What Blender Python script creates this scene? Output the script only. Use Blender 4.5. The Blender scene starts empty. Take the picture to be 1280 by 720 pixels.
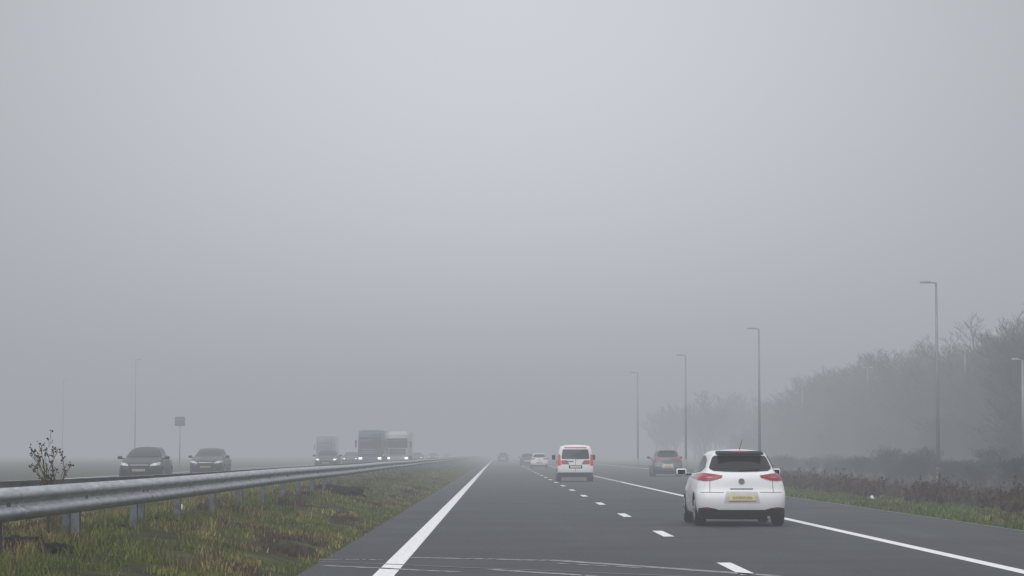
import bpy, bmesh, math, random
import numpy as np
from mathutils import Vector, Matrix, Euler, noise
from mathutils.bvhtree import BVHTree
from mathutils.geometry import delaunay_2d_cdt
random.seed(7); rng=np.random.default_rng(7)
S=bpy.context.scene
S.view_settings.view_transform='Standard'; S.view_settings.look='None'; S.view_settings.exposure=0
COL=S.collection
F=3022.0; H=1.35

# ---------------------------------------------------------------- materials
def new_mat(name):
    m=bpy.data.materials.new(name); m.use_nodes=True
    nt=m.node_tree; b=nt.nodes['Principled BSDF']; return m,nt,b
def setc(b,col,rough=.5,metal=0,spec=.5,coat=0):
    b.inputs['Base Color'].default_value=(*col,1); b.inputs['Roughness'].default_value=rough
    b.inputs['Metallic'].default_value=metal; b.inputs['Specular IOR Level'].default_value=spec
    b.inputs['Coat Weight'].default_value=coat; b.inputs['Coat Roughness'].default_value=.05
_cache={}
def simple(name,col,rough=.5,metal=0,spec=.5,coat=0,emit=None,es=0,var=.12,scale=6):
    if name in _cache: return _cache[name]
    m,nt,b=new_mat(name); setc(b,col,rough,metal,spec,coat)
    if emit:
        b.inputs['Emission Color'].default_value=(*emit,1); b.inputs['Emission Strength'].default_value=es
    if var>0:
        tc=nt.nodes.new('ShaderNodeTexCoord'); n=nt.nodes.new('ShaderNodeTexNoise'); n.inputs['Scale'].default_value=scale; n.inputs['Detail'].default_value=5
        r=nt.nodes.new('ShaderNodeValToRGB')
        r.color_ramp.elements[0].position=.3; r.color_ramp.elements[1].position=.7
        r.color_ramp.elements[0].color=(*[c*(1-var) for c in col],1); r.color_ramp.elements[1].color=(*[min(1,c*(1+var)) for c in col],1)
        nt.links.new(tc.outputs['Object'],n.inputs['Vector']); nt.links.new(n.outputs['Fac'],r.inputs['Fac']); nt.links.new(r.outputs['Color'],b.inputs['Base Color'])
    _cache[name]=m; return m
def paint(name,col,metal=0.0,dirt=.35,dc=(.16,.14,.12),coat=.6):
    if name in _cache: return _cache[name]
    m,nt,b=new_mat(name); setc(b,col,.35,metal,.4,coat)
    tc=nt.nodes.new('ShaderNodeTexCoord'); sep=nt.nodes.new('ShaderNodeSeparateXYZ'); nt.links.new(tc.outputs['Object'],sep.inputs[0])
    n=nt.nodes.new('ShaderNodeTexNoise'); n.inputs['Scale'].default_value=3; n.inputs['Detail'].default_value=7; nt.links.new(tc.outputs['Object'],n.inputs['Vector'])
    mr=nt.nodes.new('ShaderNodeMapRange'); mr.inputs[1].default_value=.75; mr.inputs[2].default_value=.2; mr.inputs[3].default_value=.01; mr.inputs[4].default_value=dirt
    nt.links.new(sep.outputs['Z'],mr.inputs[0])
    mu=nt.nodes.new('ShaderNodeMath'); mu.operation='MULTIPLY'; nt.links.new(mr.outputs[0],mu.inputs[0])
    a=nt.nodes.new('ShaderNodeMath'); a.operation='MULTIPLY_ADD'; a.inputs[1].default_value=1.6; a.inputs[2].default_value=.2; nt.links.new(n.outputs['Fac'],a.inputs[0]); nt.links.new(a.outputs[0],mu.inputs[1])
    mx=nt.nodes.new('ShaderNodeMix'); mx.data_type='RGBA'; mx.inputs[6].default_value=(*col,1); mx.inputs[7].default_value=(*dc,1)
    nt.links.new(mu.outputs[0],mx.inputs[0]); nt.links.new(mx.outputs[2],b.inputs['Base Color'])
    _cache[name]=m; return m

GLASS=simple('car_glass',(.008,.009,.01),.08,0,.3,var=0)
BLACK=simple('black_plastic',(.012,.012,.013),.6,spec=.25,var=.2)
TYRE=simple('tyre_rubber',(.012,.012,.012),.9,spec=.15,var=.3)
RIM=simple('alloy_rim',(.32,.33,.35),.35,.8)
RED=simple('tail_lamp_red',(.36,.008,.022),.15,0,.4,coat=.3,var=.2,scale=30)
CLEAR=simple('lamp_clear',(.45,.46,.48),.12,.2,coat=1,var=.3,scale=25)
YEL=simple('number_plate_yellow',(.66,.56,.32),.45,var=.08,scale=14)
YELF=simple('front_plate_dirty',(.30,.25,.12),.5,var=.2,scale=14)
CHROME=simple('chrome_trim',(.5,.5,.52),.2,.9)
HEAD=simple('headlamp_lit',(.9,.9,.85),.2,emit=(1,.95,.85),es=2.4,var=0)
DRL=simple('headlamp_dim',(.6,.6,.6),.2,emit=(1,.97,.9),es=.12,var=0)
def galv():
    m,nt,b=new_mat('galvanised_steel'); setc(b,(.4,.42,.44),.5,.6)
    tc=nt.nodes.new('ShaderNodeTexCoord'); mp=nt.nodes.new('ShaderNodeMapping'); mp.inputs['Scale'].default_value=(6,1.2,8)
    n=nt.nodes.new('ShaderNodeTexNoise'); n.inputs['Scale'].default_value=2; n.inputs['Detail'].default_value=8; n.inputs['Roughness'].default_value=.7
    r=nt.nodes.new('ShaderNodeValToRGB'); r.color_ramp.elements[0].position=.28; r.color_ramp.elements[0].color=(.24,.255,.265,1); r.color_ramp.elements[1].position=.68; r.color_ramp.elements[1].color=(.54,.57,.6,1)
    nt.links.new(tc.outputs['Object'],mp.inputs[0]); nt.links.new(mp.outputs[0],n.inputs['Vector']); nt.links.new(n.outputs['Fac'],r.inputs['Fac']); nt.links.new(r.outputs['Color'],b.inputs['Base Color'])
    r2=nt.nodes.new('ShaderNodeMapRange'); r2.inputs[3].default_value=.55; r2.inputs[4].default_value=.33; nt.links.new(n.outputs['Fac'],r2.inputs[0]); nt.links.new(r2.outputs[0],b.inputs['Roughness'])
    return m
GALV=galv()
POST=simple('galvanised_post',(.17,.19,.20),.6,.4,var=.35,scale=8)

def asphalt():
    m,nt,b=new_mat('asphalt'); setc(b,(.05,.05,.05),.8,0,.3)
    L=nt.links.new
    tc=nt.nodes.new('ShaderNodeTexCoord')
    n1=nt.nodes.new('ShaderNodeTexNoise'); n1.inputs['Scale'].default_value=22; n1.inputs['Detail'].default_value=8; n1.inputs['Roughness'].default_value=.75; L(tc.outputs['Object'],n1.inputs['Vector'])
    mp=nt.nodes.new('ShaderNodeMapping'); mp.inputs['Scale'].default_value=(1.1,.02,1)
    n2=nt.nodes.new('ShaderNodeTexNoise'); n2.inputs['Scale'].default_value=1.6; n2.inputs['Detail'].default_value=6; L(tc.outputs['Object'],mp.inputs[0]); L(mp.outputs[0],n2.inputs['Vector'])
    n3=nt.nodes.new('ShaderNodeTexNoise'); n3.inputs['Scale'].default_value=.35; n3.inputs['Detail'].default_value=6; L(tc.outputs['Object'],n3.inputs['Vector'])
    v=nt.nodes.new('ShaderNodeTexVoronoi'); v.inputs['Scale'].default_value=70; L(tc.outputs['Object'],v.inputs['Vector'])
    def mr(src,a,b_,c,d):
        r=nt.nodes.new('ShaderNodeMapRange'); r.inputs[1].default_value=a; r.inputs[2].default_value=b_; r.inputs[3].default_value=c; r.inputs[4].default_value=d; L(src,r.inputs[0]); return r.outputs[0]
    def mul(x,y):
        a=nt.nodes.new('ShaderNodeMath'); a.operation='MULTIPLY'; L(x,a.inputs[0]); L(y,a.inputs[1]); return a.outputs[0]
    c=mul(mul(mr(n1.outputs['Fac'],.25,.75,.35,1.65),mr(n2.outputs['Fac'],.3,.7,.58,1.42)),mr(n3.outputs['Fac'],.3,.7,.8,1.2))
    mx=nt.nodes.new('ShaderNodeVectorMath'); mx.operation='SCALE'; mx.inputs[0].default_value=(.043,.0455,.050); L(c,mx.inputs['Scale'])
    L(mx.outputs[0],b.inputs['Base Color'])
    L(mr(n2.outputs['Fac'],.3,.7,.62,.9),b.inputs['Roughness'])
    bp=nt.nodes.new('ShaderNodeBump'); bp.inputs['Strength'].default_value=.4; bp.inputs['Distance'].default_value=.01; L(v.outputs['Distance'],bp.inputs['Height']); L(bp.outputs[0],b.inputs['Normal'])
    return m
ASPH=asphalt()
def marking():
    m,nt,b=new_mat('road_marking_paint'); setc(b,(.75,.75,.74),.6,0,.4); L=nt.links.new
    tc=nt.nodes.new('ShaderNodeTexCoord')
    n=nt.nodes.new('ShaderNodeTexNoise'); n.inputs['Scale'].default_value=14; n.inputs['Detail'].default_value=9; n.inputs['Roughness'].default_value=.75; L(tc.outputs['Object'],n.inputs['Vector'])
    r=nt.nodes.new('ShaderNodeValToRGB'); r.color_ramp.elements[0].position=.33; r.color_ramp.elements[0].color=(.2,.2,.2,1); r.color_ramp.elements[1].position=.48; r.color_ramp.elements[1].color=(.84,.84,.85,1)
    L(n.outputs['Fac'],r.inputs['Fac']); L(r.outputs['Color'],b.inputs['Base Color']); return m
MARK=marking()
SEAM=simple('joint_sealant',(.24,.24,.25),.7,var=.5,scale=9)
SEAMD=simple('tar_sealant',(.016,.016,.018),.4,var=.3,scale=9)

def ground_mat():
    m,nt,b=new_mat('grass_ground'); setc(b,(.06,.07,.03),.95,0,.1); L=nt.links.new
    tc=nt.nodes.new('ShaderNodeTexCoord')
    n=nt.nodes.new('ShaderNodeTexNoise'); n.inputs['Scale'].default_value=1.2; n.inputs['Detail'].default_value=10; n.inputs['Roughness'].default_value=.72; L(tc.outputs['Object'],n.inputs['Vector'])
    r=nt.nodes.new('ShaderNodeValToRGB'); e=r.color_ramp.elements
    e[0].position=.3; e[0].color=(.018,.014,.009,1); e[1].position=.7; e[1].color=(.10,.09,.035,1)
    q=e.new(.45); q.color=(.035,.033,.014,1); q=e.new(.57); q.color=(.055,.065,.018,1)
    L(n.outputs['Fac'],r.inputs['Fac']); L(r.outputs['Color'],b.inputs['Base Color'])
    n2=nt.nodes.new('ShaderNodeTexNoise'); n2.inputs['Scale'].default_value=25; n2.inputs['Detail'].default_value=5; L(tc.outputs['Object'],n2.inputs['Vector'])
    bp=nt.nodes.new('ShaderNodeBump'); bp.inputs['Strength'].default_value=.6; bp.inputs['Distance'].default_value=.04; L(n2.outputs['Fac'],bp.inputs['Height']); L(bp.outputs[0],b.inputs['Normal'])
    return m
GROUND=ground_mat()
def attr_mat(name,rough=.8):
    m,nt,b=new_mat(name); setc(b,(.1,.1,.1),rough,0,.2)
    a=nt.nodes.new('ShaderNodeAttribute'); a.attribute_name='col'; nt.links.new(a.outputs['Color'],b.inputs['Base Color']); return m
BLADE=attr_mat('grass_blades')
BARK=simple('bark',(.026,.023,.021),.95,spec=.1,var=.35,scale=2)
SOIL=simple('soil',(.016,.012,.010),.95,spec=.1,var=.5,scale=12)

# ---------------------------------------------------------------- helpers
def mesh_obj(name,verts,faces,mats,parent=None,smooth=False):
    me=bpy.data.meshes.new(name); me.from_pydata([tuple(v) for v in verts],[],faces)
    for m in (mats if isinstance(mats,(list,tuple)) else [mats]): me.materials.append(m)
    if smooth: me.polygons.foreach_set('use_smooth',[True]*len(me.polygons))
    me.update(); o=bpy.data.objects.new(name,me); COL.objects.link(o)
    if parent: o.parent=parent
    return o
def empty(name,loc=(0,0,0),rz=0):
    o=bpy.data.objects.new(name,None); COL.objects.link(o); o.location=loc; o.rotation_euler=(0,0,rz); o.empty_display_size=.3; return o
def bm_obj(name,bm,mats,parent=None,smooth=False):
    me=bpy.data.meshes.new(name); bm.to_mesh(me); bm.free()
    for m in (mats if isinstance(mats,(list,tuple)) else [mats]): me.materials.append(m)
    if smooth: me.polygons.foreach_set('use_smooth',[True]*len(me.polygons))
    o=bpy.data.objects.new(name,me); COL.objects.link(o)
    if parent: o.parent=parent
    return o
def box(name,c,s,mat,parent=None,bev=.01,rot=(0,0,0),taper=None):
    bm=bmesh.new(); bmesh.ops.create_cube(bm,size=1)
    for v in bm.verts:
        v.co=Vector((v.co.x*s[0],v.co.y*s[1],v.co.z*s[2]))
        if taper and v.co.z>0: v.co.x*=taper[0]; v.co.y*=taper[1]
    if bev>0: bmesh.ops.bevel(bm,geom=bm.edges[:],offset=bev,segments=3,affect='EDGES',profile=.5)
    bm.transform(Matrix.Translation(c)@Euler(rot).to_matrix().to_4x4())
    return bm_obj(name,bm,mat,parent,bev>0)
def cyl(name,p0,p1,r0,r1,mat,parent=None,seg=20,bev=0):
    p0=Vector(p0); p1=Vector(p1); d=p1-p0
    bm=bmesh.new(); bmesh.ops.create_cone(bm,cap_ends=True,segments=seg,radius1=r0,radius2=r1,depth=d.length)
    if bev>0:
        es=[e for e in bm.edges if len(e.link_faces)==2 and any(len(f.verts)>4 for f in e.link_faces)]
        bmesh.ops.bevel(bm,geom=es,offset=bev,segments=3,affect='EDGES')
    bm.transform(Matrix.Translation((p0+p1)/2)@d.to_track_quat('Z','Y').to_matrix().to_4x4())
    o=bm_obj(name,bm,mat,parent)
    for p in o.data.polygons: p.use_smooth=len(p.vertices)<=4
    return o

# ---------------------------------------------------------------- vehicles
def half_loop(z,yr,yf,wr,wm,wf,cr,cf):
    pts=[(0,yr),(.5*wr,yr+.05*cr),(.82*wr,yr+.25*cr),(.965*wr,yr+.65*cr),(wr,yr+1.25*cr)]
    y0=yr+1.25*cr; y1=yf-1.25*cf
    for t in (.2,.4,.6,.8):
        w=wr+(wm-wr)*min(1,t*2.2) if t<.5 else wm+(wf-wm)*max(0,(t-.5)*2)
        pts.append((w,y0+(y1-y0)*t))
    pts+=[(wf,y1),(.965*wf,yf-.65*cf),(.82*wf,yf-.25*cf),(.5*wf,yf-.05*cf),(0,yf)]
    return [(x,y,z) for x,y in pts]
def build_body(name,sl,mat,parent,wheels,wr,crown=.02):
    verts=[];n=14; full=26
    for s in sl:
        h=half_loop(*s); verts+=h+[(-x,y,z) for x,y,z in reversed(h[1:-1])]
    faces=[]; R=len(sl)
    for j in range(R-1):
        for i in range(full):
            a=j*full+i;b=j*full+(i+1)%full; faces.append((a,b,b+full,a+full))
    def cap(base,flip,dz):
        cen=[]
        for i in range(1,n-1):
            x,y,z=verts[base+i]; verts.append((0,y,z+dz)); cen.append(len(verts)-1)
        Rr=lambda i:base+i
        Ll=lambda i:base+(full-i)%full
        fs=[]
        for i in range(1,n-2):
            fs.append((Rr(i),Rr(i+1),cen[i],cen[i-1])); fs.append((Ll(i+1),Ll(i),cen[i-1],cen[i]))
        fs.append((Rr(0),Rr(1),cen[0],Ll(1))); fs.append((Rr(n-2),Rr(n-1),Ll(n-2),cen[-1]))
        faces.extend([tuple(reversed(f)) for f in fs] if flip else fs)
    cap(0,True,0); cap((R-1)*full,False,crown)
    o=mesh_obj(name,verts,faces,[mat,BLACK],parent,True)
    bm=bmesh.new(); bm.from_mesh(o.data); bmesh.ops.recalc_face_normals(bm,faces=bm.faces); bm.to_mesh(o.data); bm.free()
    m=o.modifiers.new('s','SUBSURF'); m.levels=2; m.render_levels=2
    cutters=[]
    for wy in wheels:
        c=cyl('cut',(-1.5,wy,wr+.01),(1.5,wy,wr+.01),wr+.045,wr+.045,mat,None,40)
        c.data.materials.append(BLACK)
        for p in c.data.polygons: p.material_index=1
        c.parent=parent; cutters.append(c)
        b=o.modifiers.new('b','BOOLEAN'); b.object=c; b.operation='DIFFERENCE'; b.solver='EXACT'
    bpy.context.view_layer.update()
    dg=bpy.context.evaluated_depsgraph_get()
    me=bpy.data.meshes.new_from_object(o.evaluated_get(dg))
    o.modifiers.clear(); o.data=me
    for c in cutters: bpy.data.objects.remove(c)
    bm=bmesh.new(); bm.from_mesh(me)
    for e in bm.edges:
        if len(e.link_faces)==2 and e.calc_face_angle(0)>math.radians(38): e.smooth=False
    bm.to_mesh(me); bvh=BVHTree.FromBMesh(bm); bm.free()
    return o,bvh
def drape(name,bvh,poly,side,mat,parent,off=.008,step=.05):
    pts=[];N=len(poly)
    for i in range(N):
        a=Vector(poly[i]);b=Vector(poly[(i+1)%N]); k=max(1,int((b-a).length/step))
        for t in range(k): pts.append(a+(b-a)*t/k)
    xs=[p.x for p in pts]; ys=[p.y for p in pts]; nb=len(pts)
    def inside(x,y):
        c=False
        for i in range(nb):
            x1,y1=pts[i];x2,y2=pts[(i+1)%nb]
            if (y1>y)!=(y2>y) and x<(x2-x1)*(y-y1)/(y2-y1)+x1: c=not c
        return c
    x=min(xs)+step/2; ext=list(pts)
    while x<max(xs):
        y=min(ys)+step/2
        while y<max(ys):
            if inside(x,y): ext.append(Vector((x,y)))
            y+=step
        x+=step
    vs,_,fs,*_=delaunay_2d_cdt(ext,[],[list(range(nb))],1,1e-5)
    out=[];ok=[]
    for v in vs:
        if side=='rear': o=Vector((v.x,-6,v.y)); d=Vector((0,1,0))
        elif side=='front': o=Vector((v.x,12,v.y)); d=Vector((0,-1,0))
        elif side=='right': o=Vector((6,v.x,v.y)); d=Vector((-1,0,0))
        else: o=Vector((-6,v.x,v.y)); d=Vector((1,0,0))
        loc,nr,_,_=bvh.ray_cast(o,d)
        if loc is None: ok.append(False); out.append((0,0,0))
        else:
            if nr.dot(d)>0: nr=-nr
            ok.append(True); out.append(tuple(loc+nr*off-d*off*.3))
    ff=[f for f in fs if all(ok[i] for i in f)]
    return mesh_obj(name,out,[tuple(f) for f in ff],mat,parent,True)
def mir(poly): return [(-x,z) for x,z in poly]
def wheel(parent,x,y,r,w,side):
    cyl('tyre',(x-w/2,y,r),(x+w/2,y,r),r,r,TYRE,parent,36,.025)
    xo=x+side*(w/2+.004)
    cyl('rim',(xo-side*.02,y,r),(xo,y,r),r*.66,r*.64,BLACK,parent,28)
    for k in range(5):
        a=k*math.tau/5+.3
        c=Vector((xo+side*.006,y+math.cos(a)*r*.35,r+math.sin(a)*r*.35))
        box('spoke',c,(.02,r*.62,r*.16),RIM,parent,.006,rot=(a,0,0))
    vs=[]
    for k in range(28):
        a=k*math.tau/28
        for rr,dx in ((.68,.0),(.66,.012),(.6,.012),(.58,0)):
            vs.append((xo+side*dx,y+math.cos(a)*r*rr,r+math.sin(a)*r*rr))
    fs=[(k*4+j,((k+1)%28)*4+j,((k+1)%28)*4+j+1,k*4+j+1) for k in range(28) for j in range(3)]
    mesh_obj('rim_ring',vs,fs,RIM,parent,True)

def sc(sl,kw=1,kh=1,kl=1):
    return [(z*kh,yr*kl,yf*kl,a*kw,b*kw,c*kw,cr,cf) for z,yr,yf,a,b,c,cr,cf in sl]
HATCH=[(.13,.20,3.86,.70,.76,.70,.26,.3),(.16,.09,3.96,.80,.82,.77,.27,.33),(.32,.01,4.06,.86,.865,.82,.27,.38),(.54,.0,4.06,.875,.875,.83,.26,.42),
 (.66,.05,4.0,.870,.87,.82,.25,.42),(.70,.085,3.97,.860,.868,.81,.25,.42),(.82,.10,3.84,.842,.858,.79,.25,.40),(.93,.12,3.42,.795,.84,.76,.25,.3),(.99,.15,3.02,.73,.79,.72,.25,.25),
 (1.03,.19,2.94,.68,.75,.69,.25,.25),(1.19,.32,2.64,.62,.695,.63,.25,.22),(1.33,.44,2.3,.555,.64,.56,.24,.2),(1.41,.50,2.05,.50,.58,.51,.22,.2),(1.455,.72,1.9,.39,.46,.39,.18,.2)]
SUV=sc(HATCH,1.06,1.14,1.08)
SEDAN=[(.19,.16,4.3,.72,.76,.70,.22,.3),(.22,.07,4.4,.80,.83,.79,.22,.33),(.40,.0,4.5,.85,.87,.84,.22,.36),(.58,.0,4.5,.86,.88,.85,.2,.38),
 (.72,.03,4.44,.855,.875,.83,.2,.38),(.84,.05,4.28,.84,.865,.80,.2,.36),(.92,.10,3.9,.81,.845,.77,.19,.3),(.97,.45,3.3,.78,.81,.73,.18,.25),
 (1.15,.85,2.9,.70,.73,.65,.18,.22),(1.32,1.2,2.5,.62,.66,.57,.18,.2),(1.39,1.35,2.25,.56,.61,.52,.18,.2),(1.42,1.5,2.1,.45,.48,.42,.15,.2)]
VAN=[(.22,.14,4.2,.74,.8,.72,.15,.3),(.25,.06,4.3,.84,.87,.8,.13,.33),(.42,.0,4.38,.89,.905,.86,.12,.36),(.62,.0,4.38,.90,.91,.87,.11,.38),
 (.85,.03,4.25,.90,.91,.85,.11,.38),(.98,.05,4.0,.895,.905,.82,.11,.36),(1.08,.06,3.6,.885,.895,.80,.11,.3),(1.14,.08,3.35,.875,.885,.78,.11,.25),
 (1.38,.12,3.05,.845,.855,.73,.11,.22),(1.62,.17,2.75,.80,.81,.68,.12,.2),(1.76,.22,2.5,.73,.74,.62,.13,.2),(1.81,.4,2.35,.6,.6,.5,.12,.2)]

def make_car(name,loc,rz,sl,pm,kind='hatch',wr=.305,head=None,spoiler=None):
    e=empty(name,loc,rz)
    L=max(s[2] for s in sl); W=max(s[4] for s in sl); top=sl[-1][0]; k=top/1.455 if kind!='van' else 1.0
    kw=W/.875
    wy=(L*.165,L*.79)
    body,bvh=build_body('body',sl,pm,e,wy,wr)
    for y in wy:
        for s in (-1,1): wheel(e,s*(W-.125),y,wr,.2,s)
        cyl('axle',(-W+.15,y,wr),(W-.15,y,wr),.06,.06,BLACK,e,10)
    D=lambda n,p,s,m,off=.008,st=.05: drape(n,bvh,p,s,m,e,off,st)
    P=lambda pts:[(x*kw,z*k) for x,z in pts]
    if kind=='van':
        LR=simple('livery_red',(.42,.03,.05),.4); LB=simple('livery_blue',(.03,.06,.22),.4)
        VR=simple('van_lamp_red',(.5,.01,.02),.2,emit=(1,.05,.04),es=.12,var=0)
        D('rear_window',[(-.66,1.12),(.66,1.12),(.69,1.18),(.64,1.55),(.60,1.6),(-.60,1.6),(-.64,1.55),(-.69,1.18)],'rear',GLASS)
        for f in (lambda p:p,mir):
            D('tail_lamp',f([(.72,.80),(.87,.80),(.885,.84),(.83,1.32),(.81,1.36),(.74,1.33)]),'rear',VR,.012,.03)
            D('livery_stripe',f([(.30,.86),(.70,.86),(.70,1.06),(.42,1.06)]),'rear',LR,.007)
        D('bumper_lower',[(-.80,.23),(.80,.23),(.86,.3),(.86,.46),(-.86,.46),(-.86,.3)],'rear',BLACK)
        D('door_gap',[(-.008,.5),(.008,.5),(.008,1.12),(-.008,1.12)],'rear',BLACK,.005)
        D('plate_recess',[(-.33,.66),(.33,.66),(.33,.82),(-.33,.82)],'rear',BLACK,.006)
        D('number_plate',[(-.26,.69),(.26,.69),(.26,.79),(-.26,.79)],'rear',YEL,.015)
        D('livery_lettering',[(-.5,.98),(-.1,.98),(-.1,1.03),(-.5,1.03)],'rear',LB,.009)
        D('high_brake_lamp',[(-.55,1.66),(.55,1.66),(.55,1.71),(-.55,1.71)],'rear',VR,.012)
        for s in ('left','right'):
            D('front_side_window',[(2.25,1.15),(3.15,1.15),(2.75,1.55),(2.6,1.6),(2.25,1.6)],s,GLASS)
            D('side_rub_strip',[(.9,.5),(3.0,.5),(3.0,.58),(.9,.58)],s,BLACK)
            D('livery_side',[(.6,.9),(2.1,.9),(2.1,1.1),(.9,1.1)],s,LR)
            D('door_gap',[(2.15,.35),(2.17,.35),(2.17,1.6),(2.15,1.6)],s,BLACK,.004)
        D('windscreen',[(-.68,1.2),(.68,1.2),(.6,1.6),(-.6,1.6)],'front',GLASS)
        for s in (-1,1): box('mirror',(s*(W+.1),3.0,1.2),(.18,.12,.26),BLACK,e,.04)
        for s in (-1,1): box('roof_rail',(s*.6,1.5,1.80),(.04,2.0,.03),BLACK,e,.01)
        cyl('wiper',(.05,.04,1.13),(.45,.06,1.2),.012,.008,BLACK,e,8)
        return e
    if kind=='sedan':
        D('rear_window',[(-.60,1.0),(.60,1.0),(.62,1.04),(.52,1.3),(-.52,1.3),(-.62,1.04)],'rear',GLASS)
        sw=[[(1.0,.99),(2.0,.97),(2.0,1.32),(1.55,1.32),(1.3,1.22)],[(2.06,.97),(3.1,.97),(2.55,1.30),(2.06,1.32)]]
    else:
        D('rear_window',P([(-.52,1.055),(-.3,1.04),(0,1.035),(.3,1.04),(.52,1.055),(.58,1.09),(.59,1.12),(.52,1.30),(.48,1.34),(-.48,1.34),(-.52,1.30),(-.59,1.12),(-.58,1.09)]),'rear',GLASS)
        kl=L/4.06
        sw=[[(.62*kl,1.12*k),(.9*kl,1.04*k),(1.62*kl,1.01*k),(1.62*kl,1.34*k),(1.1*kl,1.35*k),(.80*kl,1.27*k)],[(1.68*kl,1.01*k),(2.72*kl,1.0*k),(2.2*kl,1.30*k),(2.0*kl,1.34*k),(1.68*kl,1.34*k)]]
    for s in ('left','right'):
        for w in sw: D('side_window',w,s,GLASS)
        D('sill',[(L*.26,.17),(L*.7,.17),(L*.7,.25),(L*.26,.25)],s,BLACK,.006)
        y1=sw[1][0][0]-.045
        D('door_gap',[(y1,.32),(y1+.015,.32),(y1+.015,.99*k),(y1,.99*k)],s,BLACK,.004)
        D('door_handle',[(y1-.26,.86*k),(y1-.1,.86*k),(y1-.1,.89*k),(y1-.26,.89*k)],s,pm,.03)
        D('tail_lamp_side',[(.14,.92*k),(.22,.89*k),(.46,.97*k),(.47,1.0*k),(.30,1.0*k),(.16,.97*k)] if kind!='sedan' else [(.06,.72),(.3,.74),(.3,.86),(.06,.86)],s,RED,.012,.03)
        D('head_lamp_side',[(L-.3,.68*k),(L-.25,.78*k),(L-.62,.84*k),(L-.55,.76*k)],s,CLEAR,.010,.03)
    for f in (lambda p:p,mir):
        if kind=='sedan': D('tail_lamp',f([(.5,.72),(.84,.72),(.84,.86),(.55,.86)]),'rear',RED,.012,.03)
        else:
            D('tail_lamp',f(P([(.37,.955),(.42,.915),(.54,.88),(.68,.865),(.81,.88),(.815,.93),(.79,.985),(.70,1.01),(.56,.995),(.42,.975)])),'rear',RED,.014,.025)
            D('tail_lamp_lens',f(P([(.52,.925),(.60,.912),(.68,.915),(.65,.94),(.57,.94)])),'rear',simple('lamp_inner',(.38,.12,.15),.2,coat=1),.019,.03)
            D('reflector',f(P([(.60,.33),(.73,.35),(.73,.37),(.60,.36)])),'rear',RED,.016,.03)
        D('head_lamp',f(P([(.42,.66),(.66,.67),(.77,.74),(.74,.81),(.62,.79),(.44,.73)])),'front',CLEAR,.012,.03)
        D('head_lamp_bulb',f(P([(.54,.68),(.64,.68),(.67,.735),(.62,.765),(.55,.75)])),'front',head or DRL,.02,.03)
        D('fog_lamp',f(P([(.50,.32),(.70,.34),(.70,.44),(.56,.44)])),'front',BLACK,.01,.04)
    D('rear_lower',P([(-.68,.145),(.68,.145),(.78,.2),(.83,.28),(.81,.35),(.66,.37),(.50,.34),(.44,.32),(-.44,.32),(-.50,.34),(-.66,.37),(-.81,.35),(-.83,.28),(-.78,.2)]),'rear',BLACK,.008,.04)
    D('plate_recess',P([(-.34,.45),(.34,.45),(.30,.66),(-.30,.66)]),'rear',simple('recess_paint',(.55,.55,.56),.5),.004)
    D('number_plate',P([(-.26,.49),(.26,.49),(.26,.60),(-.26,.60)]),'rear',YEL,.022)
    D('plate_lettering',P([(-.18,.525),(.19,.525),(.19,.565),(-.18,.565)]),'rear',simple('plate_letters_worn',(.40,.34,.20),.5,var=.5,scale=40),.026)
    D('hatch_handle',P([(-.22,.705),(.22,.705),(.22,.722),(-.22,.722)]),'rear',BLACK,.006)
    D('bumper_gap',P([(-.78,.645),(-.34,.645),(-.34,.652),(-.78,.652)]),'rear',BLACK,.004)
    D('bumper_gap',P([(.34,.645),(.78,.645),(.78,.652),(.34,.652)]),'rear',BLACK,.004)
    for s in (1,-1): D('hatch_gap_side',[(s*x*kw,z*k) for x,z in [(.60,.65),(.608,.65),(.60,.88),(.592,.88)]],'rear',BLACK,.004)
    D('windscreen',P([(-.64,1.05),(.64,1.05),(.52,1.32),(.47,1.35),(-.47,1.35),(-.52,1.32)]),'front',GLASS)
    D('grille',P([(-.38,.42),(.38,.42),(.46,.54),(.36,.70),(-.36,.70),(-.46,.54)]),'front',BLACK,.008)
    D('grille_bar',P([(-.36,.69),(.36,.69),(.37,.71),(-.37,.71)]),'front',CHROME,.014)
    D('air_dam',P([(-.6,.23),(.6,.23),(.55,.33),(-.55,.33)]),'front',BLACK,.008)
    D('front_plate',P([(-.26,.44),(.26,.44),(.26,.54),(-.26,.54)]),'front',YELF,.02)
    if kind!='sedan':
        sy=sl[-2][1]
        box('roof_spoiler',(0,sy-.01,top-.05*k),(.92*kw,.34,.045),spoiler or pm,e,.02,rot=(math.radians(6),0,0),taper=(.95,.9))
        D('high_brake_lamp',P([(-.16,1.385),(.16,1.385),(.16,1.40),(-.16,1.40)]),'rear',RED,.05)
        cyl('wiper',(-.02,.20*k,1.06*k),(.34,.23*k,1.09*k),.012,.008,BLACK,e,8)
        cyl('emblem',(0,.14,.86*k),(0,.088,.86*k),.06,.055,CHROME,e,24)
        cyl('emblem_disc',(0,.14,.86*k),(0,.084,.86*k),.04,.036,simple('emblem_grey',(.25,.25,.26),.3),e,24)
    for s in (-1,1):
        my=L*.665
        box('mirror',(s*(W+.07),my,1.02*k),(.2,.1,.13),pm,e,.035)
        box('mirror_glass',(s*(W+.07),my-.055,1.02*k),(.15,.012,.09),GLASS,e,.005)
        box('mirror_arm',(s*(W-.05),my,.97*k),(.16,.05,.04),BLACK,e,.01)
    cyl('exhaust',(.5,.02,.17),(.5,.25,.17),.03,.03,CHROME,e,14)
    return e

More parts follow.
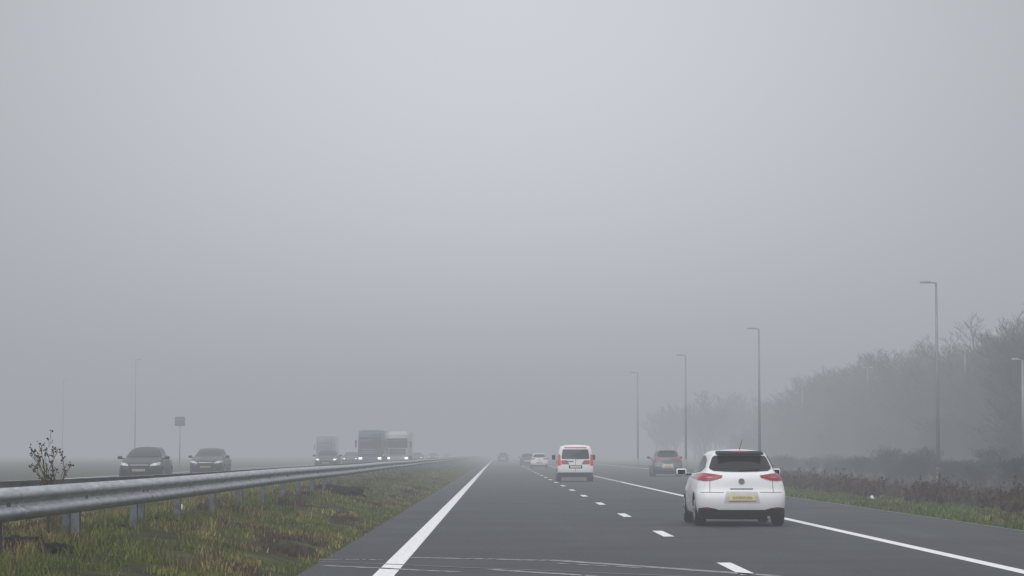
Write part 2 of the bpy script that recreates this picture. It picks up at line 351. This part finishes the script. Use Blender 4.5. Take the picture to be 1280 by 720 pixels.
WHITE=paint('paint_white',(.88,.89,.90),dirt=.25)
BLK=paint('paint_black',(.006,.006,.007),dirt=.1,dc=(.05,.045,.04),coat=.1)
GREY=paint('paint_grey',(.035,.038,.042),.3,dirt=.15,coat=.2)
SILV=paint('paint_silver',(.12,.13,.14),.4)
DKBL=paint('paint_dark_blue',(.02,.025,.04),.2,coat=.2)

OPZ=.2
def at(px,Y): return (px-622)/F*Y
c=make_car('white_hatchback_car',(4.58,45.4,0),0,sc(HATCH,.985,.985,1),WHITE,spoiler=BLACK,wr=.295)
cyl('aerial',(.02,.75,1.42),(.06,.52,1.63),.007,.005,BLACK,c,8)
make_car('white_van',(3.86,120,0),0,VAN,WHITE,'van',wr=.32)
make_car('grey_suv',(10.4,148,0),0,SUV,SILV,'hatch',wr=.34)
make_car('white_hatchback_car',(at(674,238),238,0),0,HATCH,WHITE)
make_car('dark_hatchback_car',(at(659,290),290,0),0,HATCH,DKBL)
make_car('dark_hatchback_car',(at(629,400),400,0),0,SUV,BLK)
def onc(name,px,Y,sl,pm,kind='hatch',head=None,wr=.305):
    L=max(s[2] for s in sl); return make_car(name,(at(px,Y),Y+L,OPZ),math.pi,sl,pm,kind,head=head,wr=wr)
onc('black_hatchback_car',175,101,sc(HATCH,1.06,1.0,1.02),BLK,head=DRL)
onc('dark_saloon_car',258,128,sc(SEDAN,1.05,1.04,1.02),GREY,'sedan',head=DRL)
onc('dark_suv',408,182,sc(HATCH,1.06,1.05,1.05),DKBL,head=HEAD)
onc('dark_saloon_car',541,430,SEDAN,GREY,'sedan',head=HEAD)
onc('dark_saloon_car',521,330,SEDAN,DKBL,'sedan',head=HEAD)
onc('dark_saloon_car',438,250,SEDAN,GREY,'sedan',head=HEAD)
onc('dark_hatchback_car',558,560,HATCH,GREY,head=HEAD)

def truck(name,px,Y,cabcol,boxcol,h=3.7):
    e=empty(name,(at(px,Y),Y,OPZ),0)
    cm=paint(name+'_cab_paint',cabcol)
    box('cab',(0,1.15,1.0+(h-.9)/2-.05),(2.45,2.2,h-.9),cm,e,.14,taper=(.94,.9))
    box('windscreen',(0,.13,2.25),(2.15,.06,.85),GLASS,e,.03,rot=(math.radians(-4),0,0))
    box('sun_visor',(0,.05,2.78),(2.1,.25,.12),BLACK,e,.04)
    box('grille',(0,.05,1.45),(1.7,.08,.6),BLACK,e,.03)
    for k in range(3): box('grille_slat',(0,0,1.27+k*.18),(1.6,.04,.03),CHROME,e,.01)
    box('bumper',(0,.15,.65),(2.45,.5,.55),cm,e,.08)
    for s in (-1,1):
        box('head_lamp',(s*.95,-.11,.76),(.34,.05,.2),HEAD,e,.02)
        box('mirror',(s*1.42,.25,2.2),(.16,.2,.75),BLACK,e,.04)
        cyl('mirror_arm',(s*1.2,.3,2.4),(s*1.42,.25,2.4),.025,.025,BLACK,e,8)
        for y in (1.2,4.6,9.5,10.8): cyl('tyre',(s*.9,y,.5),(s*1.22,y,.5),.5,.5,TYRE,e,24,.04)
        box('side_skirt',(s*1.15,7,.8),(.05,3.5,.5),BLACK,e,.01)
    box('roof_deflector',(0,1.5,h+.1),(2.0,1.2,.35),cm,e,.1,taper=(.9,.6))
    box('chassis',(0,6,.85),(1.0,11,.25),BLACK,e,.02)
    box('trailer',(0,7.6,1.15+(h+.1-1.0)/2),(2.52,9.8,h+.1-1.0),paint(name+'_box_paint',boxcol),e,.05)
truck('blue_truck',463,240,(.02,.05,.10),(.12,.13,.14),3.3)
truck('white_truck',497,255,(.5,.5,.5),(.5,.5,.5),3.3)
truck('grey_truck',406,345,(.10,.11,.12),(.2,.2,.22),3.5)

# ---------------------------------------------------------------- terrain
LE,RE=-2.24,9.3
def prof(x):
    xs=[-1700,-60,-24,-21.5,-21,-9.2,-8.6,-6.8,-5.5,-4.5,-3.4,-2.6,-2.2,-2.1,9.2,9.3,9.9,12,16,22,32,60,1700]
    zs=[.3,.2,.0,.15,.15,.15,.2,.36,.40,.37,.24,.08,-.02,-.04,-.04,-.02,.0,-.05,-.2,-.3,-.2,.2,.3]
    return float(np.interp(x,xs,zs))
def ramp_edge(y): return float(np.interp(y,[-100,96,125,155,190,3000],[RE,RE,11.2,14.2,15.0,15.0]))
def gz(x,y):
    z=prof(x); re=ramp_edge(y)
    if x>9: z=prof(x-(re-RE)) if x>re else -.04
    if (x<-2.5 and x>-8.4) or x>re+.4 or x<-22:
        z+=.05*noise.noise(Vector((x*.9,y*.5,0)))+.03*noise.noise(Vector((x*2.7,y*2.1,3)))
    return z
xs=sorted(set([-1500,-800,-400,-200,-120,-80,-60,-45,-32,-26,-24,-22,-21,-15,-9.2,-8.6]+list(np.round(np.arange(-8.2,-2.15,.3),2))+[-2.1,3,9.15]+list(np.round(np.arange(9.3,16,.35),2))+[17,18.5,20,23,27,32,38,45,60,80,120,200,400,800,1500]))
ys=list(np.arange(-60,15,15))+list(np.round(np.arange(15,110,.5),2))+list(np.arange(110,220,3))+list(np.arange(220,600,15))+[650,750,900,1200,1700,2400,2900]
V=[(x,y,gz(x,y)) for y in ys for x in xs]; nx=len(xs)
Fc=[(j*nx+i,j*nx+i+1,(j+1)*nx+i+1,(j+1)*nx+i) for j in range(len(ys)-1) for i in range(nx-1)]
mesh_obj('ground',V,Fc,GROUND,None,True)
ysr=[-60,0,20,40,60,80]+list(range(96,200,4))+[220,260,320,400,600,1000,2000,2800]
V=[];Fc=[]
for y in ysr: V+=[(LE,y,0),(RE,y,0),(ramp_edge(y)+.001,y,0)]
for j in range(len(ysr)-1):
    a=j*3
    Fc+=[(a,a+1,a+4,a+3)]
    if ysr[j+1]>96: Fc+=[(a+1,a+2,a+5,a+4)]
mesh_obj('road',V,Fc,ASPH)
mesh_obj('opposite_road',[(-21,-60,OPZ),(-9.2,-60,OPZ),(-9.2,2800,OPZ),(-21,2800,OPZ)],[(0,1,2,3)],ASPH)
V=[];Fc=[]
def strip(pts,w,z=.004):
    for (x0,y0),(x1,y1) in zip(pts[:-1],pts[1:]):
        d=Vector((x1-x0,y1-y0)).normalized(); n=Vector((d.y,-d.x))*w/2; k=len(V)
        V.extend([(x0-n.x,y0-n.y,z),(x0+n.x,y0+n.y,z),(x1+n.x,y1+n.y,z),(x1-n.x,y1-n.y,z)]); Fc.append((k,k+1,k+2,k+3))
strip([(-1.27,-60),(-1.27,2500)],.24)
strip([(6.05,-60),(6.05,118)],.2)
y=118
while y<420: strip([(6.05,y),(6.05,y+1)],.3); y+=2
strip([(6.05,420),(6.05,2500)],.2)
y=28.8-25.2
while y<1500: strip([(2.82,y-1.5),(2.82,y+1.5)],.18); y+=12.6
rp=[(ramp_edge(q)-.9,q) for q in [118,125,140,155,170,190,400,800]]
strip(rp,.2)
mesh_obj('road_markings',V,Fc,MARK)
V=[];Fc=[]
for xx in (-20.5,-9.8): strip([(xx,-60),(xx,2500)],.2,OPZ+.004)
for xx in (-17,-13.4):
    y=0
    while y<800: strip([(xx,y),(xx,y+3)],.15,OPZ+.004); y+=12
mesh_obj('opposite_road_markings',V,Fc,MARK)
V=[];Fc=[]
def wob(x0,y0,x1,y1,w,n=14):
    pts=[(x0+(x1-x0)*t/n+random.uniform(-.01,.01),y0+(y1-y0)*t/n+random.uniform(-.05,.05)) for t in range(n+1)]; strip(pts,w)
def px(x,y): Y=F*H/(y-568); return ((x-622)/F*Y,Y)
def seam(xa,ya,xb,yb,w=.1): a=px(xa,ya);b=px(xb,yb); wob(*a,*b,w)
seam(515,696,700,700,.2); seam(700,700,968,719,.2); seam(405,706,573,714,.15); seam(612,711,742,719,.18); seam(385,698,480,699,.12); seam(690,703,800,709,.09)
mesh_obj('road_seams',V,Fc,SEAM)
V=[];Fc=[]
seam(400,701,940,723,.12); strip([(RE-.02,-60),(RE-.02,96)],.12)
mesh_obj('road_tar_seams',V,Fc,SEAMD)

# ---------------------------------------------------------------- guardrail
PR=[(.0,0),(.015,.012),(.03,.02),(.075,.05),(.083,.075),(.075,.10),(.02,.135),(.014,.155),(.02,.175),(.075,.21),(.083,.235),(.075,.26),(.03,.29),(.015,.298),(.0,.31)]
def beam(parent,path,zb,flip=1,name='beam'):
    V=[];n=len(PR)
    for (x,y,z) in path:
        for a,b in PR: V.append((x+flip*a,y,z+zb+b))
    Fc=[(j*n+i,j*n+i+1,(j+1)*n+i+1,(j+1)*n+i) for j in range(len(path)-1) for i in range(n-1)]
    o=mesh_obj(name,V,Fc,GALV,parent,True); m=o.modifiers.new('t','SOLIDIFY'); m.thickness=.006; m.offset=-1 if flip>0 else 1
    return o
GX=-4.5; sp=4.28; y0=22.7-sp*3
g=empty('guardrail')
gp=lambda y:(GX-.083+.010*math.sin(y*.21),y,.008*math.sin(y*.13+1))
beam(g,[gp(y) for y in np.arange(y0-4,700,1.07)],.73)
pv=[];pf=[]
def post(x,y,zt,sx=.045,sy=.05):
    zb=-.2; k=len(pv)
    sec=[(-sx,-sy),(sx,-sy),(sx,-sy+.012),(-sx+.012,-sy+.012),(-sx+.012,sy-.012),(sx,sy-.012),(sx,sy),(-sx,sy)]
    for z in (zb,zt):
        for a,b in sec: pv.append((x+a,y+b,z))
    for i in range(8): pf.append((k+i,k+(i+1)%8,k+8+(i+1)%8,k+8+i))
    pf.append((k+8,k+9,k+10,k+11)); pf.append((k+8,k+11,k+12,k+15)); pf.append((k+15,k+12,k+13,k+14))
y=y0
while y<700:
    post(GX-.18,y,.98)
    if y<160:
        box('spacer',(GX-.105,y,.885),(.09,.12,.16),POST,g,.008)
        cyl('bolt',(GX-.085,y,.885),(GX-.05,y,.885),.018,.018,POST,g,8)
    y+=sp
mesh_obj('posts',pv,pf,POST,g)
for y in np.arange(y0+.5,120,sp):
    p=[(gp(yy)[0]+.005,yy,gp(yy)[2]) for yy in (y-.16,y+.16)]
    beam(g,p,.73,1,'splice')
g2=empty('guardrail'); pv=[];pf=[]
def bx(y): return float(np.interp(y,[0,20,27,30,34,40,700],[-6.4,-6.0,-5.65,-5.35,-5.1,-4.98,-4.98]))
beam(g2,[(bx(y),y,.0) for y in np.arange(2,700,1.0)],.735,-1)
for y in np.arange(4,36,4.28): post(bx(y)+.12,y,1.0)
mesh_obj('posts',pv,pf,POST,g2)

# ---------------------------------------------------------------- grass + weeds
def blades(name,P,h,w,cols,lean=.35,mat=BLADE):
    n=len(P); th=rng.uniform(0,math.tau,n); wx=np.cos(th)*w/2; wy=np.sin(th)*w/2
    lt=rng.uniform(0,math.tau,n); ln=rng.uniform(.05,lean,n)*h; lx=np.cos(lt)*ln; ly=np.sin(lt)*ln
    v=np.zeros((n,5,3))
    v[:,0]=P+np.c_[-wx,-wy,-.02*np.ones(n)]; v[:,1]=P+np.c_[wx,wy,-.02*np.ones(n)]
    v[:,2]=P+np.c_[-wx*.7+lx*.4,-wy*.7+ly*.4,h*.6]; v[:,3]=P+np.c_[wx*.7+lx*.4,wy*.7+ly*.4,h*.6]
    v[:,4]=P+np.c_[lx,ly,h]
    me=bpy.data.meshes.new(name); base=np.arange(n)*5
    f4=np.c_[base,base+1,base+3,base+2]; f3=np.c_[base+2,base+3,base+4]
    me.vertices.add(n*5); me.vertices.foreach_set('co',v.reshape(-1))
    loops=np.concatenate([f4.reshape(-1),f3.reshape(-1)])
    me.loops.add(len(loops)); me.loops.foreach_set('vertex_index',loops.astype(np.int32))
    me.polygons.add(2*n)
    st=np.concatenate([np.arange(n)*4,4*n+np.arange(n)*3])
    me.polygons.foreach_set('loop_start',st.astype(np.int32))
    me.update(calc_edges=True); me.validate()
    ca=me.color_attributes.new('col','FLOAT_COLOR','POINT')
    c=np.ones((n,5,4)); c[:,:,:3]=cols[:,None,:]
    ca.data.foreach_set('color',c.reshape(-1))
    me.materials.append(mat); o=bpy.data.objects.new(name,me); COL.objects.link(o); return o
def palette(P,gr,dry,br,green=.55):
    n=len(P); out=np.zeros((n,3))
    for i in range(n):
        a=noise.noise(Vector((P[i,0]*.9,P[i,1]*.3,5)))*1.7+.5+rng.normal(0,.13)
        b=noise.noise(Vector((P[i,0]*2,P[i,1]*.8,15)))
        c = gr if a<green else (dry if a<green+.33 else br)
        out[i]=np.array(c)*rng.uniform(.6,1.35)*(1+.55*b)
    return out
def clump_pts(n,x0,x1,ya,yb,per=5,spread=.05,xf=None,thr=-.32):
    m=n//per; Y=np.exp(rng.uniform(math.log(ya),math.log(yb),m)); X=rng.uniform(x0,x1,m)
    keep=np.array([noise.noise(Vector((x*1.3,y*.7,9)))>thr for x,y in zip(X,Y)]); X=X[keep];Y=Y[keep]
    X=np.repeat(X,per)+rng.normal(0,spread,len(X)*per); Y=np.repeat(Y,per)+rng.normal(0,spread,len(Y)*per)
    if xf: X=X+np.array([xf(y) for y in Y])
    return np.array([(x,y,gz(x,y)) for x,y in zip(X,Y)])
P=clump_pts(100000,-7.5,-2.30,20,170,thr=-.16); n=len(P)
hh=rng.uniform(.025,.08,n)*(1+.7*(P[:,0]<-4.2)); blades('median_grass',P,hh,rng.uniform(.008,.018,n)*(1+P[:,1]/90),palette(P,(.135,.155,.03),(.25,.20,.075),(.085,.055,.035),.62),.7)
P=clump_pts(4500,-7.5,-3.0,20,120,14,.06); n=len(P)
blades('grass_tufts',P,rng.uniform(.10,.26,n),rng.uniform(.008,.016,n),palette(P,(.11,.12,.03),(.24,.18,.08),(.10,.06,.04),.35),.6)
off=lambda y:ramp_edge(y)-RE
P=clump_pts(60000,9.36,12.8,38,200,xf=off,thr=-.22); n=len(P)
blades('verge_grass',P,rng.uniform(.04,.13,n),rng.uniform(.012,.025,n)*(1+P[:,1]/90),palette(P,(.095,.145,.03),(.18,.17,.06),(.07,.05,.03),.8),.6)
P=clump_pts(26000,12.2,24,45,220,per=8,spread=.12,xf=off,thr=-.5); n=len(P)
blades('rough_grass',P,rng.uniform(.15,.45,n),rng.uniform(.015,.035,n),palette(P,(.045,.05,.025),(.09,.065,.04),(.05,.035,.026),.25),.6)
def weeds(name,pts,hmin,hmax,seed=1,k=1,head=.02,cols=None,lean=.2):
    r=random.Random(seed); V=[];Fc=[];C=[]
    cols=cols or [(.10,.06,.04),(.075,.05,.035),(.15,.11,.065),(.05,.035,.028)]
    def stalk(p,d,L,w,lev):
        q=p+d*L; s=Vector((r.uniform(-1,1),r.uniform(-1,1),0)).normalized()*w/2; b=len(V)
        V.extend([p-s,p+s,q+s*.6,q-s*.6]); Fc.append((b,b+1,b+2,b+3))
        if lev>0:
            for t in range(r.randint(3,5)):
                a=r.uniform(.35,1); dd=(d+Vector((r.uniform(-.7,.7),r.uniform(-.7,.7),r.uniform(0,.5)))).normalized()
                stalk(p+d*L*a,dd,L*r.uniform(.2,.42),w*.7,lev-1)
        else:
            for t in range(2):
                c=q+Vector((r.uniform(-.02,.02),r.uniform(-.02,.02),r.uniform(-.03,.02))); b=len(V); z=r.uniform(.5,1.4)*head
                V.extend([c+Vector((-z,0,0)),c+Vector((0,z*.5,-z)),c+Vector((z,0,0)),c+Vector((0,-z*.5,z))]); Fc.append((b,b+1,b+2,b+3))
    for (x,y) in pts:
        L=r.uniform(hmin,hmax)
        if r.random()<.07: L*=1.5
        for _ in range(k):
            n0=len(V)
            stalk(Vector((x+r.uniform(-.06,.06),y+r.uniform(-.06,.06),gz(x,y)-.02)),Vector((r.uniform(-lean,lean),r.uniform(-lean,lean),1)).normalized(),L*r.uniform(.7,1),r.uniform(.012,.022),2)
            c=r.choice(cols); C.extend([c]*(len(V)-n0))
    o=mesh_obj(name,V,Fc,BLADE); ca=o.data.color_attributes.new('col','FLOAT_COLOR','POINT')
    arr=np.ones((len(V),4)); arr[:,:3]=np.array(C); ca.data.foreach_set('color',arr.reshape(-1)); return o
pts=[]
for _ in range(4200):
    y=math.exp(random.uniform(math.log(42),math.log(170))); x=11.3+abs(random.gauss(0,2.4))
    if x<22 and noise.noise(Vector((x*.6,y*.16,2)))>-.14: pts.append((x+off(y)*.9,y))
weeds('dry_weeds',pts,.18,.55,3,cols=[(.11,.055,.04),(.08,.042,.032),(.15,.09,.06),(.06,.035,.028),(.18,.12,.07)])
weeds('dry_weed_plant',[(-5.25,28.7)],.95,1.05,14,9,.012,[(.12,.085,.05),(.08,.06,.04)],.22)
weeds('dry_weed_plant',[(-7.2,34)],.4,.6,12,3,.008)
def mound(px_,Y,r,h):
    x=at(px_,Y); bm=bmesh.new(); bmesh.ops.create_icosphere(bm,subdivisions=4,radius=1)
    for v in bm.verts:
        n=noise.fractal(v.co*2.2+Vector((Y,0,0)),.8,2.2,5)
        v.co*=1+.35*n; v.co=Vector((v.co.x*r,v.co.y*r*1.3,v.co.z*h))
    bm.transform(Matrix.Translation((x,Y,gz(x,Y)))); bm_obj('soil_mound',bm,SOIL,None,True)
mound(28,25.2,.30,.13); mound(70,24.6,.2,.08); mound(432,62,.45,.2); mound(415,66,.4,.15); mound(205,34,.24,.08); mound(145,31,.2,.06); mound(450,70,.35,.13); mound(380,58,.3,.1)
for (x,Y,z) in ((228,41,.04),(1089,70,.12)):
    X=at(x,Y); bm=bmesh.new(); bmesh.ops.create_icosphere(bm,subdivisions=2,radius=.06)
    for v in bm.verts: v.co*=1+.5*noise.noise(v.co*20)
    bm.transform(Matrix.Translation((X,Y,gz(X,Y)+z))); bm_obj('litter',bm,simple('white_plastic',(.8,.85,.9),.3))

# ---------------------------------------------------------------- lamps and signs
LP=simple('lamp_post_paint',(.26,.27,.28),.5,.2,var=.15,scale=1)
def lamp(X,Y,h=10,arm=-.75,double=False):
    z=gz(X,Y); e=empty('street_lamp',(X,Y,z)); hh=h-z
    cyl('base',(0,0,-.2),(0,0,1.0),.12,.12,LP,e,14); cyl('pole',(0,0,1.0),(0,0,hh),.10,.055,LP,e,14)
    for s in ((1,-1) if double else (1,)):
        cyl('arm',(0,0,hh-.03),(s*arm*.4,0,hh+.02),.035,.03,LP,e,8)
        box('lantern',(s*arm*.72,0,hh+.03),(abs(arm)*.75,.26,.11),LP,e,.03,taper=(.85,.7))
for x,yt in ((1172,353),(949,411),(857,444),(797,466)):
    Y=(10-H)*F/(568-yt); lamp(at(x,Y),Y)
for x,yt in ((1207,436),(1085,460),(1003,477),(940,488)):
    k_=1.25; Y=(10-H)*F/(568-yt)*k_; lamp(at(x,Y),Y,H+(568-yt)*Y/F,-.7,True)
lamp(at(1279,119),119,6.0,-.5)
for x,yt in ((170,450),(80,475)):
    Y=(10-H)*F/(568-yt)*1.5; lamp(at(x,Y),Y,H+(568-yt)*Y/F,.75)
e=empty('traffic_sign',(at(226,235),235,0))
cyl('pole',(0,0,0),(0,0,4.6),.06,.06,LP,e,10); box('panel',(0,-.08,4.55),(1.0,.04,.9),simple('sign_back',(.10,.11,.12),.5),e,.02)
box('bracket',(0,-.05,4.5),(.1,.05,.7),LP,e,.01)

# ---------------------------------------------------------------- bare trees
def tree_mesh(name,h,seed,multi=1,spread=.5,levels=4):
    r=random.Random(seed); segs=[]
    def br(p,d,L,rad,lev):
        n=3 if lev>1 else 2; q=p; pts=[p]
        for i in range(n):
            d=(d+Vector((r.uniform(-.16,.16),r.uniform(-.16,.16),r.uniform(-.02,.12)))).normalized()
            q2=q+d*L/n; segs.append((q,q2,rad*(1-.3*i/n*1.6),rad*(1-.3*(i+1)/n*1.6))); q=q2; pts.append(q)
        if lev==0: return
        kk={4:13,3:8,2:5,1:4}[lev]
        for k in range(kk):
            t=r.uniform(.3 if lev<4 else .2,1.0); seg=min(n-1,int(t*n)); pp=pts[seg].lerp(pts[seg+1],t*n-seg)
            a=r.uniform(0,math.tau); side=Vector((math.cos(a),math.sin(a),r.uniform(-.1,.5)))
            dd=(d*(1-spread*.6)+side*spread*r.uniform(.7,1.3)).normalized()
            br(pp,dd,L*r.uniform(.42,.62)*(1.15-.35*t),rad*.42,lev-1)
    for m in range(multi):
        d=Vector((r.uniform(-.3,.3),r.uniform(-.3,.3),1)).normalized() if multi>1 else Vector((r.uniform(-.05,.05),0,1)).normalized()
        br(Vector((r.uniform(-.3,.3)*(multi>1),r.uniform(-.3,.3)*(multi>1),-.2)),d,h*.72,h*.017/(1 if multi==1 else 2),levels)
    V=[];Fc=[]
    for p,q,ra,rb in segs:
        ra=max(ra,.012); rb=max(rb,.008)
        d=(q-p).normalized(); u=d.orthogonal().normalized(); w=d.cross(u); b=len(V)
        for c,rr in ((p,ra),(q,rb)):
            for k in range(3):
                a=k*math.tau/3; V.append(c+u*math.cos(a)*rr+w*math.sin(a)*rr)
        for k in range(3): Fc.append((b+k,b+(k+1)%3,b+3+(k+1)%3,b+3+k))
    me=bpy.data.meshes.new(name); me.from_pydata([tuple(v) for v in V],[],Fc); me.materials.append(BARK); me.update(); return me
TM=[tree_mesh('bare_tree_%d'%i,10,20+i,1,.45+.08*(i%3)) for i in range(5)]
SM=[tree_mesh('bare_shrub_%d'%i,3.2,50+i,8,.7,3) for i in range(3)]
def row(name,items):
    e=empty(name)
    for i,(x,y,s,kind) in enumerate(items):
        o=bpy.data.objects.new('tree_%d'%i,random.choice(TM if kind=='t' else SM)); COL.objects.link(o); o.parent=e
        o.location=(x,y,gz(x,y)); o.rotation_euler=(0,0,random.uniform(0,6.3)); o.scale=(s*random.uniform(.9,1.25),s*random.uniform(.9,1.25),s)
it=[]
for _ in range(300):
    y=random.uniform(155,430); x0=float(np.interp(y,[155,200,240,430],[35,41,43,45])); d_=abs(random.gauss(0,9))
    it.append((x0+d_,y,random.uniform(.85,1.15)*float(np.interp(d_,[0,4,10],[.72,1.05,1.3])),'t'))
for _ in range(340):
    y=random.uniform(140,430); x0=float(np.interp(y,[140,180,230,430],[31,37,41,43])); it.append((x0+abs(random.gauss(0,5)),y,random.uniform(.7,1.8),'s'))
for _ in range(60):
    y=random.uniform(430,640); x=random.uniform(34,75); it.append((x,y,random.uniform(1.0,1.35),'t'))
row('bare_tree_row',it)
it=[]
for _ in range(260):
    y=random.uniform(85,260); x=float(np.interp(y,[85,260],[19,27]))+random.uniform(0,9)
    it.append((x,y,random.uniform(.2,.5)*(1 if random.random()<.85 else 1.5),'s'))
row('bramble_scrub',it)

# ---------------------------------------------------------------- fog
SIG=.0040; FL=(.358,.380,.412); FH=26
m=bpy.data.materials.new('fog'); m.use_nodes=True; nt=m.node_tree; nt.nodes.clear()
out=nt.nodes.new('ShaderNodeOutputMaterial'); ab=nt.nodes.new('ShaderNodeVolumeAbsorption'); em=nt.nodes.new('ShaderNodeEmission'); ad=nt.nodes.new('ShaderNodeAddShader')
ab.inputs['Color'].default_value=(0,0,0,1); ab.inputs['Density'].default_value=SIG
em.inputs['Color'].default_value=(*FL,1); em.inputs['Strength'].default_value=SIG  # fog glows evenly by its own emission, standing in for scattered daylight
nt.links.new(ab.outputs[0],ad.inputs[0]); nt.links.new(em.outputs[0],ad.inputs[1]); nt.links.new(ad.outputs[0],out.inputs['Volume'])
bm=bmesh.new(); bmesh.ops.create_cube(bm,size=1)
for v in bm.verts: v.co=Vector((v.co.x*3200,1400+v.co.y*3200,(-5 if v.co.z<0 else FH)))
bm_obj('fog',bm,m)

# ---------------------------------------------------------------- world + sun
w=bpy.data.worlds.new('World'); S.world=w; w.use_nodes=True; nt=w.node_tree; L=nt.links.new
bg=nt.nodes['Background']; bg.inputs['Strength'].default_value=.1
sky=nt.nodes.new('ShaderNodeTexSky'); sky.sky_type='NISHITA'; sky.sun_disc=False; sky.sun_elevation=math.radians(38); sky.sun_rotation=math.radians(200); sky.dust_density=6
hs=nt.nodes.new('ShaderNodeHueSaturation'); hs.inputs['Saturation'].default_value=.25; L(sky.outputs[0],hs.inputs['Color'])
tc=nt.nodes.new('ShaderNodeTexCoord')
dt=nt.nodes.new('ShaderNodeVectorMath'); dt.operation='DOT_PRODUCT'; el=math.radians(7.0); dt.inputs[1].default_value=(0,math.cos(el),math.sin(el)); L(tc.outputs['Generated'],dt.inputs[0])
mx=nt.nodes.new('ShaderNodeMath'); mx.operation='MAXIMUM'; mx.inputs[1].default_value=0; L(dt.outputs['Value'],mx.inputs[0])
pw=nt.nodes.new('ShaderNodeMath'); pw.operation='POWER'; pw.inputs[1].default_value=36; L(mx.outputs[0],pw.inputs[0])
g1=nt.nodes.new('ShaderNodeMath'); g1.operation='MULTIPLY_ADD'; g1.inputs[1].default_value=5.4; g1.inputs[2].default_value=3.6; L(pw.outputs[0],g1.inputs[0])
sp_=nt.nodes.new('ShaderNodeSeparateXYZ'); L(tc.outputs['Generated'],sp_.inputs[0])
zr=nt.nodes.new('ShaderNodeMapRange'); zr.inputs[1].default_value=.2; zr.inputs[2].default_value=.9; zr.inputs[3].default_value=0; zr.inputs[4].default_value=10; L(sp_.outputs['Z'],zr.inputs[0])
g2_=nt.nodes.new('ShaderNodeMath'); g2_.operation='ADD'; L(g1.outputs[0],g2_.inputs[0]); L(zr.outputs[0],g2_.inputs[1])
cl=nt.nodes.new('ShaderNodeVectorMath'); cl.operation='SCALE'; cl.inputs[0].default_value=(.965,.985,1.045); L(g2_.outputs[0],cl.inputs['Scale'])
mi=nt.nodes.new('ShaderNodeMix'); mi.data_type='RGBA'; mi.inputs[0].default_value=.93; L(hs.outputs[0],mi.inputs[6]); L(cl.outputs[0],mi.inputs[7])
L(mi.outputs[2],bg.inputs['Color'])
sd=bpy.data.lights.new('sun','SUN'); sd.energy=1.2; sd.angle=math.radians(50); sd.color=(1,.985,.96)
so=bpy.data.objects.new('sun',sd); COL.objects.link(so); so.rotation_euler=(math.radians(52),0,math.radians(-20))

# ---------------------------------------------------------------- camera
cd=bpy.data.cameras.new('camera'); cd.sensor_width=36; cd.lens=36*F/1280; cd.clip_end=6000; cd.clip_start=.1
co=bpy.data.objects.new('camera',cd); COL.objects.link(co); co.location=(0,0,H)
co.rotation_euler=(math.radians(90)+math.atan(208/F),0,-math.atan(18/F))
S.camera=co
